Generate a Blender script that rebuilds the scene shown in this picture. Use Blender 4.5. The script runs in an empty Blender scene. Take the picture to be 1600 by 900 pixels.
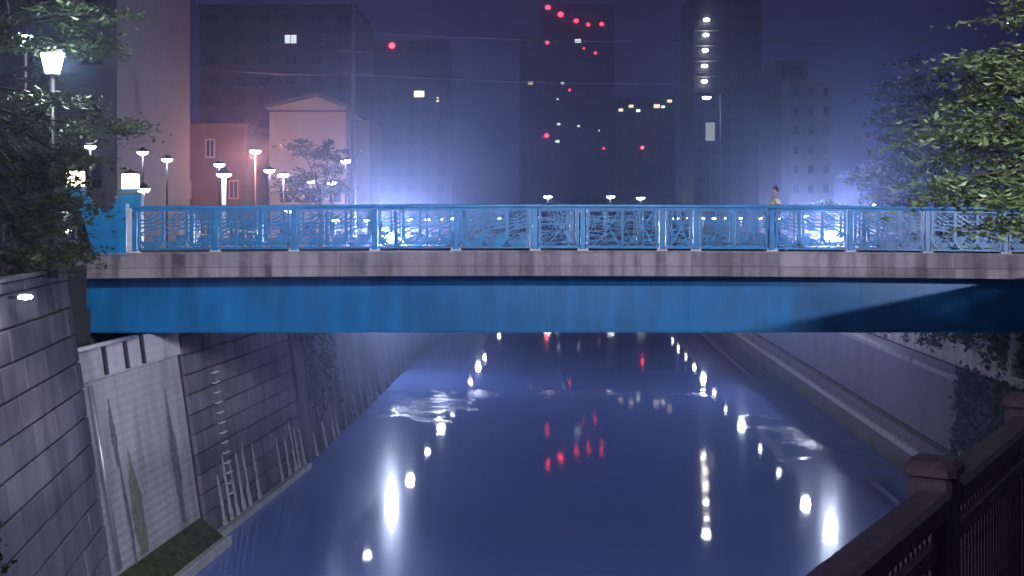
import bpy, math, random
from mathutils import Vector, Matrix
R = math.radians
rnd = random.Random(7)
sc = bpy.context.scene
C = sc.collection

# ------------------------------------------------------------------ camera
EYE = 9.0            # eye above the water (water is z = 0)
F = 2000.0           # focal length in photo pixels (1600 wide)
HOR = 343.0          # row of the horizon in the photo
cd = bpy.data.cameras.new('camera')
cam = bpy.data.objects.new('camera', cd); C.objects.link(cam)
cam.location = (0, 0, EYE); cam.rotation_euler = (R(90), 0, 0)
cd.sensor_width = 36; cd.lens = F / 1600 * 36
cd.shift_y = -(450 - HOR) / 1600
cd.clip_start = .1; cd.clip_end = 5000
sc.camera = cam

def P(px, py, Z):
    """point of the place at distance Z that stands at row/column px,py"""
    return Vector(((px - 800) / F * Z, Z, EYE + (HOR - py) / F * Z))

# ------------------------------------------------------------------ night sky
w = bpy.data.worlds.new('World'); sc.world = w; w.use_nodes = True
nt = w.node_tree; N = nt.nodes; L = nt.links
bg = N['Background']
tc = N.new('ShaderNodeTexCoord'); sp = N.new('ShaderNodeSeparateXYZ')
rp = N.new('ShaderNodeValToRGB')
L.new(tc.outputs['Generated'], sp.inputs[0]); L.new(sp.outputs['Z'], rp.inputs[0]); 
cn = N.new('ShaderNodeTexNoise'); cn.inputs['Scale'].default_value = 2.2; cn.inputs['Detail'].default_value = 5
cm = N.new('ShaderNodeMapping'); cm.inputs['Scale'].default_value = (1, 1, 3.5); L.new(tc.outputs['Generated'], cm.inputs[0]); L.new(cm.outputs[0], cn.inputs['Vector'])
cr = N.new('ShaderNodeMapRange'); L.new(cn.outputs[0], cr.inputs[0]); cr.inputs[1].default_value = .3; cr.inputs[2].default_value = .7; cr.inputs[3].default_value = .72; cr.inputs[4].default_value = 1.28
cx_ = N.new('ShaderNodeMix'); cx_.data_type = 'RGBA'; cx_.blend_type = 'MULTIPLY'; cx_.inputs[0].default_value = 1
L.new(rp.outputs[0], cx_.inputs[6]); L.new(cr.outputs[0], cx_.inputs[7]); L.new(cx_.outputs[2], bg.inputs[0])
e = rp.color_ramp.elements
e[0].position = 0.0; e[0].color = (.027, .035, .125, 1)
e[1].position = .55; e[1].color = (.024, .017, .038, 1)
x = rp.color_ramp.elements.new(.05); x.color = (.026, .030, .105, 1)
x = rp.color_ramp.elements.new(.17); x.color = (.022, .018, .048, 1)
bg.inputs[1].default_value = 1.0

sc.view_settings.view_transform = 'Standard'; sc.view_settings.look = 'None'
sc.view_settings.exposure = 0; sc.view_settings.gamma = 1
try:
    sc.cycles.use_denoising = True
    sc.cycles.max_bounces = 6; sc.cycles.diffuse_bounces = 2; sc.cycles.glossy_bounces = 3
    sc.cycles.transmission_bounces = 4; sc.cycles.volume_bounces = 0
    sc.cycles.transparent_max_bounces = 4
    sc.cycles.sample_clamp_indirect = 4
except Exception: pass

# ------------------------------------------------------------------ helpers
class MB:
    def __init__(s): s.v = []; s.f = []; s.m = []
    def add(s, vs, fs, mi=0):
        o = len(s.v); s.v += [tuple(v) for v in vs]
        s.f += [tuple(i + o for i in f) for f in fs]; s.m += [mi] * len(fs); return s
    def hexa(s, p, mi=0):      # 8 points: bottom ring 0-3, top ring 4-7
        return s.add(p, [(3,2,1,0),(4,5,6,7),(0,1,5,4),(1,2,6,5),(2,3,7,6),(3,0,4,7)], mi)
    def box(s, x0, x1, y0, y1, z0, z1, mi=0):
        return s.hexa([(x0,y0,z0),(x1,y0,z0),(x1,y1,z0),(x0,y1,z0),(x0,y0,z1),(x1,y0,z1),(x1,y1,z1),(x0,y1,z1)], mi)
    def cbox(s, x0, x1, y0, y1, z0, z1, c, mi=0):   # chamfered in plan and top
        ring = lambda a, z: [(x0+a,y0,z),(x1-a,y0,z),(x1,y0+a,z),(x1,y1-a,z),(x1-a,y1,z),(x0+a,y1,z),(x0,y1-a,z),(x0,y0+a,z)]
        def ringi(i, z): return [(x0+c+i,y0+i,z),(x1-c-i,y0+i,z),(x1-i,y0+c+i,z),(x1-i,y1-c-i,z),(x1-c-i,y1-i,z),(x0+c+i,y1-i,z),(x0+i,y1-c-i,z),(x0+i,y0+c+i,z)]
        vs = ringi(0,z0)+ringi(0,z1-c)+ringi(c,z1)
        fs = [tuple(range(7,-1,-1)), tuple(range(16,24))]
        for k in (0, 8):
            for i in range(8): fs.append((k+i, k+(i+1)%8, k+8+(i+1)%8, k+8+i))
        return s.add(vs, fs, mi)
    def tube(s, pts, rad, n=8, mi=0, cap=True):
        pts = [Vector(p) for p in pts]
        if not isinstance(rad, (list, tuple)): rad = [rad]*len(pts)
        vs = []; up = None
        for i, p in enumerate(pts):
            d = (pts[min(i+1,len(pts)-1)] - pts[max(i-1,0)]).normalized()
            if up is None: up = Vector((0,0,1)) if abs(d.z) < .9 else Vector((1,0,0))
            a = d.cross(up).normalized(); b = a.cross(d).normalized(); up = b
            for k in range(n):
                t = 2*math.pi*k/n; vs.append(p + (a*math.cos(t)+b*math.sin(t))*rad[i])
        fs = []
        for i in range(len(pts)-1):
            for k in range(n): fs.append((i*n+k, i*n+(k+1)%n, (i+1)*n+(k+1)%n, (i+1)*n+k))
        if cap: fs += [tuple(range(n-1,-1,-1)), tuple(range((len(pts)-1)*n, len(pts)*n))]
        return s.add(vs, fs, mi)
    def lathe(s, prof, n=16, c=(0,0,0), mi=0, rot=None):
        vs = []
        for r, z in prof:
            for k in range(n):
                t = 2*math.pi*k/n; v = Vector((r*math.cos(t), r*math.sin(t), z))
                if rot: v = rot @ v
                vs.append(v + Vector(c))
        fs = []
        for i in range(len(prof)-1):
            for k in range(n): fs.append((i*n+k, i*n+(k+1)%n, (i+1)*n+(k+1)%n, (i+1)*n+k))
        fs += [tuple(range(n-1,-1,-1)), tuple(range((len(prof)-1)*n, len(prof)*n))]
        return s.add(vs, fs, mi)
    def prism(s, poly, a, b, axis='y', mi=0):
        n = len(poly)
        mk = {'y': lambda p, t: (p[0], t, p[1]), 'z': lambda p, t: (p[0], p[1], t), 'x': lambda p, t: (t, p[0], p[1])}[axis]
        vs = [mk(p, a) for p in poly] + [mk(p, b) for p in poly]
        fs = [tuple(range(n-1,-1,-1)), tuple(range(n, 2*n))] + [(i,(i+1)%n,n+(i+1)%n,n+i) for i in range(n)]
        return s.add(vs, fs, mi)
    def mesh(s, name, mats, smooth=False):
        me = bpy.data.meshes.new(name); me.from_pydata(s.v, [], s.f)
        if not isinstance(mats, (list, tuple)): mats = [mats]
        for m in mats: me.materials.append(m)
        if len(mats) > 1: me.polygons.foreach_set('material_index', s.m)
        if smooth: me.polygons.foreach_set('use_smooth', [True]*len(s.f))
        me.update(); return me
    def obj(s, name, mats, parent=None, smooth=False):
        return link(name, s.mesh(name, mats, smooth), parent)

def link(name, me, parent=None, loc=None, mat=None):
    o = bpy.data.objects.new(name, me); C.objects.link(o)
    if parent: o.parent = parent
    if mat is not None: o.matrix_local = mat
    elif loc is not None: o.location = loc
    return o
def tag(o, label=None, cat=None, group=None, kind=None):
    if label: o['label'] = label
    if cat: o['category'] = cat
    if group: o['group'] = group
    if kind: o['kind'] = kind
    return o
def thing(name, label, cat, loc=(0,0,0), rz=0, group=None):
    o = bpy.data.objects.new(name, None); C.objects.link(o); o.location = loc; o.rotation_euler = (0,0,rz)
    o.empty_display_size = .2
    return tag(o, label, cat, group)
def copy_tree(o, parent=None):
    c = o.copy(); C.objects.link(c)
    if parent: c.parent = parent
    for ch in list(o.children): copy_tree(ch, c)
    return c

# ------------------------------------------------------------------ materials
def newmat(name):
    m = bpy.data.materials.new(name); m.use_nodes = True
    return m, m.node_tree.nodes, m.node_tree.links, m.node_tree.nodes['Principled BSDF']
def plain(name, col, rough=.5, metal=0, var=.25, scale=6, bump=.1, spec=.5, coord='Object'):
    m, n, l, b = newmat(name)
    t = n.new('ShaderNodeTexCoord'); no = n.new('ShaderNodeTexNoise'); no.inputs['Scale'].default_value = scale
    no.inputs['Detail'].default_value = 6; l.new(t.outputs[coord], no.inputs['Vector'])
    r = n.new('ShaderNodeValToRGB'); l.new(no.outputs[0], r.inputs[0])
    r.color_ramp.elements[0].position = .3; r.color_ramp.elements[1].position = .7
    r.color_ramp.elements[0].color = tuple(c*(1-var) for c in col) + (1,)
    r.color_ramp.elements[1].color = tuple(min(1, c*(1+var)) for c in col) + (1,)
    l.new(r.outputs[0], b.inputs['Base Color'])
    b.inputs['Roughness'].default_value = rough; b.inputs['Metallic'].default_value = metal
    b.inputs['Specular IOR Level'].default_value = spec
    if bump:
        bp = n.new('ShaderNodeBump'); bp.inputs['Strength'].default_value = bump; bp.inputs['Distance'].default_value = .02
        l.new(no.outputs[0], bp.inputs['Height']); l.new(bp.outputs[0], b.inputs['Normal'])
    return m
def weathered(name, base, dark, sx=3.0, sz=.22, amount=.75, sc2=.6, moss=None, rough=.85):
    """concrete with long vertical run-off stains (world-fixed) and blotches"""
    m, n, l, b = newmat(name)
    g = n.new('ShaderNodeNewGeometry')
    mp = n.new('ShaderNodeMapping'); mp.inputs['Scale'].default_value = (sx, sx, sz); l.new(g.outputs['Position'], mp.inputs[0])
    a = n.new('ShaderNodeTexNoise'); a.inputs['Scale'].default_value = 1; a.inputs['Detail'].default_value = 5; l.new(mp.outputs[0], a.inputs['Vector'])
    r = n.new('ShaderNodeValToRGB'); l.new(a.outputs[0], r.inputs[0])
    r.color_ramp.elements[0].position = .36; r.color_ramp.elements[1].position = .60
    r.color_ramp.elements[0].color = (1,1,1,1); r.color_ramp.elements[1].color = (0,0,0,1)
    c = n.new('ShaderNodeTexNoise'); c.inputs['Scale'].default_value = sc2; c.inputs['Detail'].default_value = 8; c.inputs['Roughness'].default_value = .65
    l.new(g.outputs['Position'], c.inputs['Vector'])
    mr = n.new('ShaderNodeMapRange'); l.new(c.outputs[0], mr.inputs[0])
    mr.inputs[1].default_value = .3; mr.inputs[2].default_value = .7; mr.inputs[3].default_value = .25; mr.inputs[4].default_value = 1
    mu = n.new('ShaderNodeMath'); mu.operation = 'MULTIPLY'; l.new(r.outputs[0], mu.inputs[0]); l.new(mr.outputs[0], mu.inputs[1])
    mu2 = n.new('ShaderNodeMath'); mu2.operation = 'MULTIPLY'; l.new(mu.outputs[0], mu2.inputs[0]); mu2.inputs[1].default_value = amount
    mx = n.new('ShaderNodeMix'); mx.data_type = 'RGBA'; l.new(mu2.outputs[0], mx.inputs[0])
    mx.inputs[6].default_value = base + (1,); mx.inputs[7].default_value = dark + (1,)
    fine = n.new('ShaderNodeTexNoise'); fine.inputs['Scale'].default_value = 14; fine.inputs['Detail'].default_value = 6; l.new(g.outputs['Position'], fine.inputs['Vector'])
    m2 = n.new('ShaderNodeMix'); m2.data_type = 'RGBA'; m2.blend_type = 'MULTIPLY'; m2.inputs[0].default_value = .6
    fr = n.new('ShaderNodeMapRange'); l.new(fine.outputs[0], fr.inputs[0]); fr.inputs[3].default_value = .55; fr.inputs[4].default_value = 1.35
    l.new(mx.outputs[2], m2.inputs[6]); l.new(fr.outputs[0], m2.inputs[7])
    # each piece its own slight tone
    oi = n.new('ShaderNodeObjectInfo'); orr = n.new('ShaderNodeMapRange'); l.new(oi.outputs['Random'], orr.inputs[0])
    orr.inputs[3].default_value = .78; orr.inputs[4].default_value = 1.12
    m3 = n.new('ShaderNodeMix'); m3.data_type = 'RGBA'; m3.blend_type = 'MULTIPLY'; m3.inputs[0].default_value = 1
    l.new(m2.outputs[2], m3.inputs[6]); l.new(orr.outputs[0], m3.inputs[7])
    out = m3.outputs[2]
    if moss:
        sz_ = n.new('ShaderNodeSeparateXYZ'); l.new(g.outputs['Position'], sz_.inputs[0])
        hr = n.new('ShaderNodeMapRange'); l.new(sz_.outputs['Z'], hr.inputs[0]); hr.inputs[1].default_value = moss[1]; hr.inputs[2].default_value = 0
        pm = n.new('ShaderNodeMath'); pm.operation = 'MULTIPLY'; l.new(hr.outputs[0], pm.inputs[0]); l.new(mr.outputs[0], pm.inputs[1])
        m4 = n.new('ShaderNodeMix'); m4.data_type = 'RGBA'; l.new(pm.outputs[0], m4.inputs[0]); l.new(out, m4.inputs[6]); m4.inputs[7].default_value = moss[0] + (1,)
        out = m4.outputs[2]
    l.new(out, b.inputs['Base Color']); b.inputs['Roughness'].default_value = rough
    bp = n.new('ShaderNodeBump'); bp.inputs['Strength'].default_value = .35; bp.inputs['Distance'].default_value = .03
    l.new(c.outputs[0], bp.inputs['Height']); l.new(bp.outputs[0], b.inputs['Normal'])
    return m
def glow(name, col, s):
    m, n, l, b = newmat(name); n.remove(b)
    e = n.new('ShaderNodeEmission'); e.inputs[0].default_value = col + (1,); e.inputs[1].default_value = s
    l.new(e.outputs[0], n['Material Output'].inputs[0]); return m
def leafmat(name, col, col2, tr=.25):
    m, n, l, b = newmat(name)
    g = n.new('ShaderNodeNewGeometry'); r = n.new('ShaderNodeValToRGB'); l.new(g.outputs['Random Per Island'], r.inputs[0])
    r.color_ramp.elements[0].color = col + (1,); r.color_ramp.elements[1].color = col2 + (1,)
    l.new(r.outputs[0], b.inputs['Base Color']); b.inputs['Roughness'].default_value = .45
    t = n.new('ShaderNodeBsdfTranslucent'); l.new(r.outputs[0], t.inputs[0])
    mx = n.new('ShaderNodeMixShader'); mx.inputs[0].default_value = tr
    l.new(b.outputs[0], mx.inputs[1]); l.new(t.outputs[0], mx.inputs[2]); l.new(mx.outputs[0], n['Material Output'].inputs[0])
    return m

M = {}
M['paint'] = plain('blue_paint', (.008, .25, .56), .38, 0, .12, 3, .03)
M['paint_girder'] = plain('blue_girder_paint', (.008, .20, .48), .33, 0, .16, .8, .04, coord='Object')
M['fascia'] = weathered('stained_fascia_concrete', (.40, .37, .385), (.07, .055, .07), 4.2, .16, 1.0, .9)
M['coping'] = weathered('coping_concrete', (.46, .42, .44), (.12, .09, .11), 4.2, .16, .8, .9)
M['blocks'] = weathered('wall_block_concrete', (.24, .215, .28), (.065, .055, .085), 1.6, .15, .8, .5, ((.05, .07, .02), 1.4))
M['panel'] = weathered('pale_outlet_concrete', (.75, .73, .77), (.17, .16, .19), 1.5, .25, .6, .7, ((.05, .07, .02), 1.1))
pn = M['panel'].node_tree.nodes; pl_ = M['panel'].node_tree.links
_w = pn.new('ShaderNodeTexWave'); _w.wave_type = 'BANDS'; _w.bands_direction = 'Z'; _w.inputs['Scale'].default_value = 1.5; _w.inputs['Distortion'].default_value = 1.2; _w.inputs['Detail'].default_value = 3
_g = pn.new('ShaderNodeNewGeometry'); pl_.new(_g.outputs['Position'], _w.inputs['Vector'])
_b = pn.new('ShaderNodeBump'); _b.inputs['Strength'].default_value = .5; _b.inputs['Distance'].default_value = .03
pl_.new(_w.outputs['Fac'], _b.inputs['Height']); _old = pn['Bump']; pl_.new(_old.outputs[0], _b.inputs['Normal']); pl_.new(_b.outputs[0], pn['Principled BSDF'].inputs['Normal'])
M['rightwall'] = weathered('right_wall_concrete', (.27, .235, .29), (.14, .115, .16), .8, .2, .5, .4, ((.07, .08, .035), 1.2))
M['mortar'] = plain('dark_mortar', (.07, .06, .085), .9)
M['moss'] = plain('moss', (.06, .072, .028), .95, 0, .6, 5, .8)
M['ledge'] = plain('pale_ledge_concrete', (.5, .5, .52), .7, 0, .2, 3)
M['streak'] = plain('pale_streak_finish', (.46, .44, .52), .5, 0, .3, 9, .5)  # pale raised streaks at the foot of the left walls
M['galv'] = plain('galvanised_steel', (.55, .55, .6), .35, .6, .1)
M['dark_metal'] = plain('dark_metal', (.035, .03, .04), .45, .3, .1)
M['pole'] = plain('grey_pole_paint', (.12, .13, .2), .5)
M['rail'] = plain('brown_rail_paint', (.17, .13, .15), .36, 0, .3, 14, .2)
M['white'] = plain('white_paint', (.75, .74, .78), .4, 0, .08)
M['asphalt'] = plain('asphalt', (.05, .05, .055), .9, 0, .2, 20)
M['earth'] = plain('dark_earth', (.05, .045, .035), .95, 0, .3, 3)
M['bark'] = plain('bark', (.03, .028, .02), .9, 0, .3, 12, .6)
M['leaf_r'] = leafmat('leaves_yellow_green', (.045, .075, .028), (.19, .27, .11))
M['leaf_d'] = leafmat('leaves_dark', (.03, .05, .02), (.075, .10, .04))
M['leaf_v'] = leafmat('ivy_leaves', (.04, .06, .035), (.16, .19, .13), .1)
M['wire'] = plain('overhead_cable', (.16, .16, .2), .5)
M['lamp_white'] = glow('lamp_lens_white', (.93, .95, 1.0), 45)
M['lamp_far'] = glow('lamp_lens_far', (.95, .97, 1.0), 60)
M['lamp_flood'] = glow('floodlight_lens', (.72, .80, 1.0), 1500)
M['lamp_warm'] = glow('lantern_glass_warm', (1.0, .80, .52), 9)
M['lamp_green'] = glow('lantern_glass_cool', (.80, 1.0, .96), 14)
M['lamp_pink'] = glow('lamp_lens_pink', (1.0, .50, .38), 60)
M['glass_dark'] = plain('dark_window_glass', (.02, .022, .035), .15, 0, .1, 2, 0)

def streak_paint(m, k=.45):
    n, l = m.node_tree.nodes, m.node_tree.links; b = n['Principled BSDF']
    src = b.inputs['Base Color'].links[0].from_socket
    g = n.new('ShaderNodeNewGeometry'); mp = n.new('ShaderNodeMapping'); mp.inputs['Scale'].default_value = (2.2, 2.2, .25); l.new(g.outputs['Position'], mp.inputs[0])
    a = n.new('ShaderNodeTexNoise'); a.inputs['Scale'].default_value = 1; a.inputs['Detail'].default_value = 7; a.inputs['Roughness'].default_value = .62; l.new(mp.outputs[0], a.inputs['Vector'])
    r = n.new('ShaderNodeMapRange'); l.new(a.outputs[0], r.inputs[0]); r.inputs[1].default_value = .38; r.inputs[2].default_value = .66; r.inputs[3].default_value = 1-k; r.inputs[4].default_value = 1.15
    mx = n.new('ShaderNodeMix'); mx.data_type = 'RGBA'; mx.blend_type = 'MULTIPLY'; mx.inputs[0].default_value = 1
    l.new(src, mx.inputs[6]); l.new(r.outputs[0], mx.inputs[7]); l.new(mx.outputs[2], b.inputs['Base Color'])
    rr = n.new('ShaderNodeMapRange'); l.new(a.outputs[0], rr.inputs[0]); rr.inputs[3].default_value = .5; rr.inputs[4].default_value = .22; l.new(rr.outputs[0], b.inputs['Roughness'])
streak_paint(M['paint_girder'], .2); streak_paint(M['paint'], .15)
# ------------------------------------------------------------------ lights carried by the lamps
def point(name, loc, col, watts, radius=.12, parent=None):
    ld = bpy.data.lights.new(name, 'POINT'); ld.color = col; ld.energy = watts; ld.shadow_soft_size = radius
    o = bpy.data.objects.new(name, ld); C.objects.link(o); o.location = loc
    if parent: o.parent = parent
    return o
def spot(name, loc, target, col, watts, deg=70, blend=.6, radius=.2, parent=None):
    ld = bpy.data.lights.new(name, 'SPOT'); ld.color = col; ld.energy = watts; ld.shadow_soft_size = radius
    ld.spot_size = R(deg); ld.spot_blend = blend
    o = bpy.data.objects.new(name, ld); C.objects.link(o)
    q = (Vector(target) - Vector(loc)).to_track_quat('-Z', 'Y')
    o.location = loc; o.rotation_euler = q.to_euler()
    if parent:
        o.parent = parent; o.matrix_parent_inverse = parent.matrix_world.inverted() if False else Matrix.Translation(-Vector(parent.location))
    return o

# ================================================================== water
def build_water():
    m, n, l, b = newmat('river_water')
    g = n.new('ShaderNodeNewGeometry')
    mp = n.new('ShaderNodeMapping'); mp.inputs['Scale'].default_value = (1.0, .55, 1); l.new(g.outputs['Position'], mp.inputs[0])
    a = n.new('ShaderNodeTexNoise'); a.inputs['Scale'].default_value = 1.6; a.inputs['Detail'].default_value = 6; a.inputs['Roughness'].default_value = .55
    l.new(mp.outputs[0], a.inputs['Vector'])
    # ruffled patches
    q = n.new('ShaderNodeTexNoise'); q.inputs['Scale'].default_value = .12; q.inputs['Detail'].default_value = 3; l.new(g.outputs['Position'], q.inputs['Vector'])
    qr = n.new('ShaderNodeMapRange'); l.new(q.outputs[0], qr.inputs[0]); qr.inputs[1].default_value = .45; qr.inputs[2].default_value = .7
    qr.inputs[3].default_value = .35; qr.inputs[4].default_value = 1.0
    h0 = n.new('ShaderNodeMath'); h0.operation = 'MULTIPLY'; l.new(a.outputs[0], h0.inputs[0]); l.new(qr.outputs[0], h0.inputs[1])
    acc = h0.outputs[0]
    ch = n.new('ShaderNodeTexNoise'); ch.inputs['Scale'].default_value = 2.2; ch.inputs['Detail'].default_value = 5; ch.inputs['Distortion'].default_value = .6
    m2 = n.new('ShaderNodeMapping'); m2.inputs['Scale'].default_value = (.7, 2.6, 1); l.new(g.outputs['Position'], m2.inputs[0]); l.new(m2.outputs[0], ch.inputs['Vector'])
    jq = n.new('ShaderNodeTexNoise'); jq.inputs['Scale'].default_value = .55; jq.inputs['Detail'].default_value = 5; l.new(g.outputs['Position'], jq.inputs['Vector'])
    for (cx, cy, rx, ry, k) in ((-5.0, 62.0, 3.4, 6.5, 9), (1.5, 66, 11, 2.6, 3.5), (13.0, 53.0, 2.6, 10, 8)):     # choppy riffles in the current
        mm = n.new('ShaderNodeMapping'); mm.vector_type = 'POINT'; mm.inputs['Location'].default_value = (-cx/rx, -cy/ry, 0); mm.inputs['Scale'].default_value = (1/rx, 1/ry, 1)
        l.new(g.outputs['Position'], mm.inputs[0])
        ln = n.new('ShaderNodeVectorMath'); ln.operation = 'LENGTH'; l.new(mm.outputs[0], ln.inputs[0])
        r1 = n.new('ShaderNodeMapRange'); r1.interpolation_type = 'SMOOTHSTEP'; jn = n.new('ShaderNodeMath'); jn.operation = 'MULTIPLY_ADD'; jn.inputs[1].default_value = 2.6; l.new(jq.outputs[0], jn.inputs[0]); l.new(ln.outputs['Value'], jn.inputs[2]); l.new(jn.outputs[0], r1.inputs[0]); r1.inputs[1].default_value = 2.2; r1.inputs[2].default_value = 1.3; r1.inputs[3].default_value = 0; r1.inputs[4].default_value = k
        q1 = n.new('ShaderNodeMath'); q1.operation = 'MULTIPLY_ADD'; l.new(ch.outputs[0], q1.inputs[0]); l.new(r1.outputs[0], q1.inputs[1]); l.new(acc, q1.inputs[2]); acc = q1.outputs[0]
    h = n.new('ShaderNodeMath'); h.operation = 'ADD'; h.inputs[1].default_value = 0; l.new(acc, h.inputs[0])
    bp = n.new('ShaderNodeBump'); bp.inputs['Strength'].default_value = .6; bp.inputs['Distance'].default_value = .007
    l.new(h.outputs[0], bp.inputs['Height']); l.new(bp.outputs[0], b.inputs['Normal'])
    b.inputs['Base Color'].default_value = (.14, .23, .62, 1)
    b.inputs['Roughness'].default_value = .03; b.inputs['IOR'].default_value = 1.33
    gl = n.new('ShaderNodeBsdfGlossy'); gl.inputs['Roughness'].default_value = .18; gl.inputs[0].default_value = (.85,.88,1,1)
    ms = n.new('ShaderNodeMixShader'); ms.inputs[0].default_value = .022
    l.new(b.outputs[0], ms.inputs[1]); l.new(gl.outputs[0], ms.inputs[2]); l.new(ms.outputs[0], n['Material Output'].inputs[0])
    me = bpy.data.meshes.new('water'); me.from_pydata([(-60,-60,0),(60,-60,0),(60,330,0),(-60,330,0)], [], [(0,1,2,3)])
    me.materials.append(m)
    tag(link('water', me), 'dark blue river surface with lamp reflections under the bridge', kind='structure')
build_water()

# ================================================================== left bank
BAT = .145
def wall_frame(A, B, bat=BAT, side=1):
    """A,B bottom points (x,y). local x along A->B, local z up the battered face, local y out of the wall (towards the canal)"""
    u = Vector((B[0]-A[0], B[1]-A[1], 0)); Ln = u.length; u.normalize()
    out = Vector((u.y, -u.x, 0)) * side
    v = (Vector((0,0,1)) - out*bat).normalized()
    nn = v.cross(u) if side < 0 else u.cross(v)
    nn = nn.normalized()
    if nn.dot(out) < 0: nn = -nn
    mat = Matrix((( u.x, nn.x, v.x, A[0]), (u.y, nn.y, v.y, A[1]), (u.z, nn.z, v.z, 0), (0,0,0,1)))
    return mat, Ln
def thing_at(name, label, cat, mat):
    o = bpy.data.objects.new(name, None); C.objects.link(o); o.matrix_world = mat; return tag(o, label, cat)

def block_wall(label, A, B, top, bl, bh, seed, side=1):
    mat, Ln = wall_frame(A, B, side=side)
    t = thing_at('retaining_wall', label, 'wall', mat)
    r = random.Random(seed); hh = top*math.sqrt(1+BAT*BAT)
    MB().box(0, Ln, -.9, -.03, -.6, hh).obj('backing', M['mortar'], t)
    meshes = {}
    row = 0; z = -.35
    while z < hh - .01:
        h = min(bh, hh - z); xx = -(row % 2)*bl*.5
        while xx < Ln - .01:
            a, b_ = max(0, xx), min(Ln, xx+bl)
            wd = round(b_-a, 2)
            if wd > .05:
                key = (wd, round(h, 2), r.randrange(3))
                if key not in meshes:
                    j = .008; d = [r.uniform(0, .02) for _ in range(4)]
                    W, H = wd-j, h-.022
                    c = .025
                    mb = MB(); vs = [(j,-.03,.011),(W,-.03,.011),(W,-.03,H),(j,-.03,H),
                          (j,.03+d[0],.011),(W,.03+d[1],.011),(W,.03+d[2],H),(j,.03+d[3],H),
                          (j+c,.055+d[0],.011+c),(W-c,.055+d[1],.011+c),(W-c,.055+d[2],H-c),(j+c,.055+d[3],H-c)]
                    fs = [(0,1,5,4),(1,2,6,5),(2,3,7,6),(3,0,4,7),(4,5,9,8),(5,6,10,9),(6,7,11,10),(7,4,8,11),(8,9,10,11)]
                    if side > 0: pass
                    mb.add(vs, fs); meshes[key] = mb.mesh('wall_block', M['blocks'])
                link('wall_block', meshes[key], t, (a, r.uniform(-.01,.012), z))
            xx += bl
        z += bh; row += 1
    return t, Ln

nearA, nearB = (-6.85, 14.0), (-8.98, 29.0)
# side: water lies to +x of the left bank -> out = (u.y,-u.x) = +x
near_wall, nL = block_wall('tall block retaining wall at the left edge, ending just before the bridge', nearA, nearB, 7.85, 1.7, .62, 3)
mid_wall, mL = block_wall('coursed block wall beyond the pale outlet panel on the left bank', (-8.5, 35.7), (-7.55, 46.5), 6.7, 1.8, .56, 4)
# coping on near wall
MB().cbox(0, nL+.05, -.9, .16, 7.93, 8.02, .03).obj('coping', M['blocks'], near_wall)
# dark footing ledge along the mid wall
MB().box(0, mL, .02, .30, -.5, .14).obj('footing', M['ledge'], mid_wall)

# pale outlet panel
pmat, pL = wall_frame((-9.12, 29.02), (-8.55, 35.6))
pan = thing_at('outlet_panel', 'pale smooth concrete panel with dark run-off stains between two block walls', 'wall panel', pmat)
hp = 6.0*1.01
MB().box(0, pL, -.8, -.02, -.5, 5.3).obj('panel_face', M['panel'], pan)
MB().cbox(0, pL, -.8, .10, 5.3, hp, .03).obj('panel_head', M['panel'], pan)
mb = MB(); mb.prism([(-.1,-.4),(.62,-.4),(.58,.10),(.25,.45),(-.02,.72)], 0, pL, 'x'); mb.obj('mossy_apron', M['moss'], pan)
MB().cbox(0, pL, .55, .80, -.4, .14, .03).obj('ledge', M['ledge'], pan)
for xx in (1.3, 2.6, 3.7):
    MB().cbox(xx, xx+.10, .10, .2, 5.35, hp+.05, .02).obj('post', M['dark_metal'], pan)
MB().tube([(-.2,.22,hp+.02),(3.2,.22,hp+.02)], .05, 10).obj('handrail', M['white'], pan, True)
MB().tube([(.5,.08,5.2),(.5,.12,3),(.6,.14,.9)], .05, 10).obj('drain_pipe', M['galv'], pan, True)
# stains on the panel: raised crusts with their own outline
def stain(parent, poly, mat, name='stain', y=.0, th=.012):
    n = len(poly); MB().prism(poly, y-.02, y+th, 'y').obj(name, mat, parent)
M['stain'] = plain('black_algae', (.19, .185, .22), .9, 0, .4, 6)
M['stain_g'] = plain('green_algae', (.25, .26, .20), .9, 0, .4, 6)
def drip(x0, zt, zb, wd, seed, drift=0, tail=.12):
    """teardrop run: thin start, swelling two thirds down, thin wavering tail"""
    r = random.Random(seed); Lp = []; Rp = []; n = 18
    for i in range(n+1):
        t = i/n; z = zt+(zb-zt)*t
        prof = math.sin(math.pi*min(1, t/.95))**1.3*(.35+.65*t) + tail*t
        c = x0 + drift*t + .015*math.sin(t*11+seed)
        Lp.append((c-wd*.5*prof*r.uniform(.8,1.15)-.006, z)); Rp.append((c+wd*.5*prof*r.uniform(.8,1.15)+.006, z))
    return Lp + Rp[::-1]
stain(pan, drip(1.55, 4.75, 3.1, .36, 1, .05), M['stain'])
stain(pan, drip(1.66, 3.6, .6, .16, 7, .25, .5), M['stain'])
stain(pan, drip(5.25, 4.5, .9, .5, 2, .1, .5), M['stain'])
stain(pan, drip(2.3, 3.4, .8, .62, 3, .15, .8), M['stain_g'])

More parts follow.
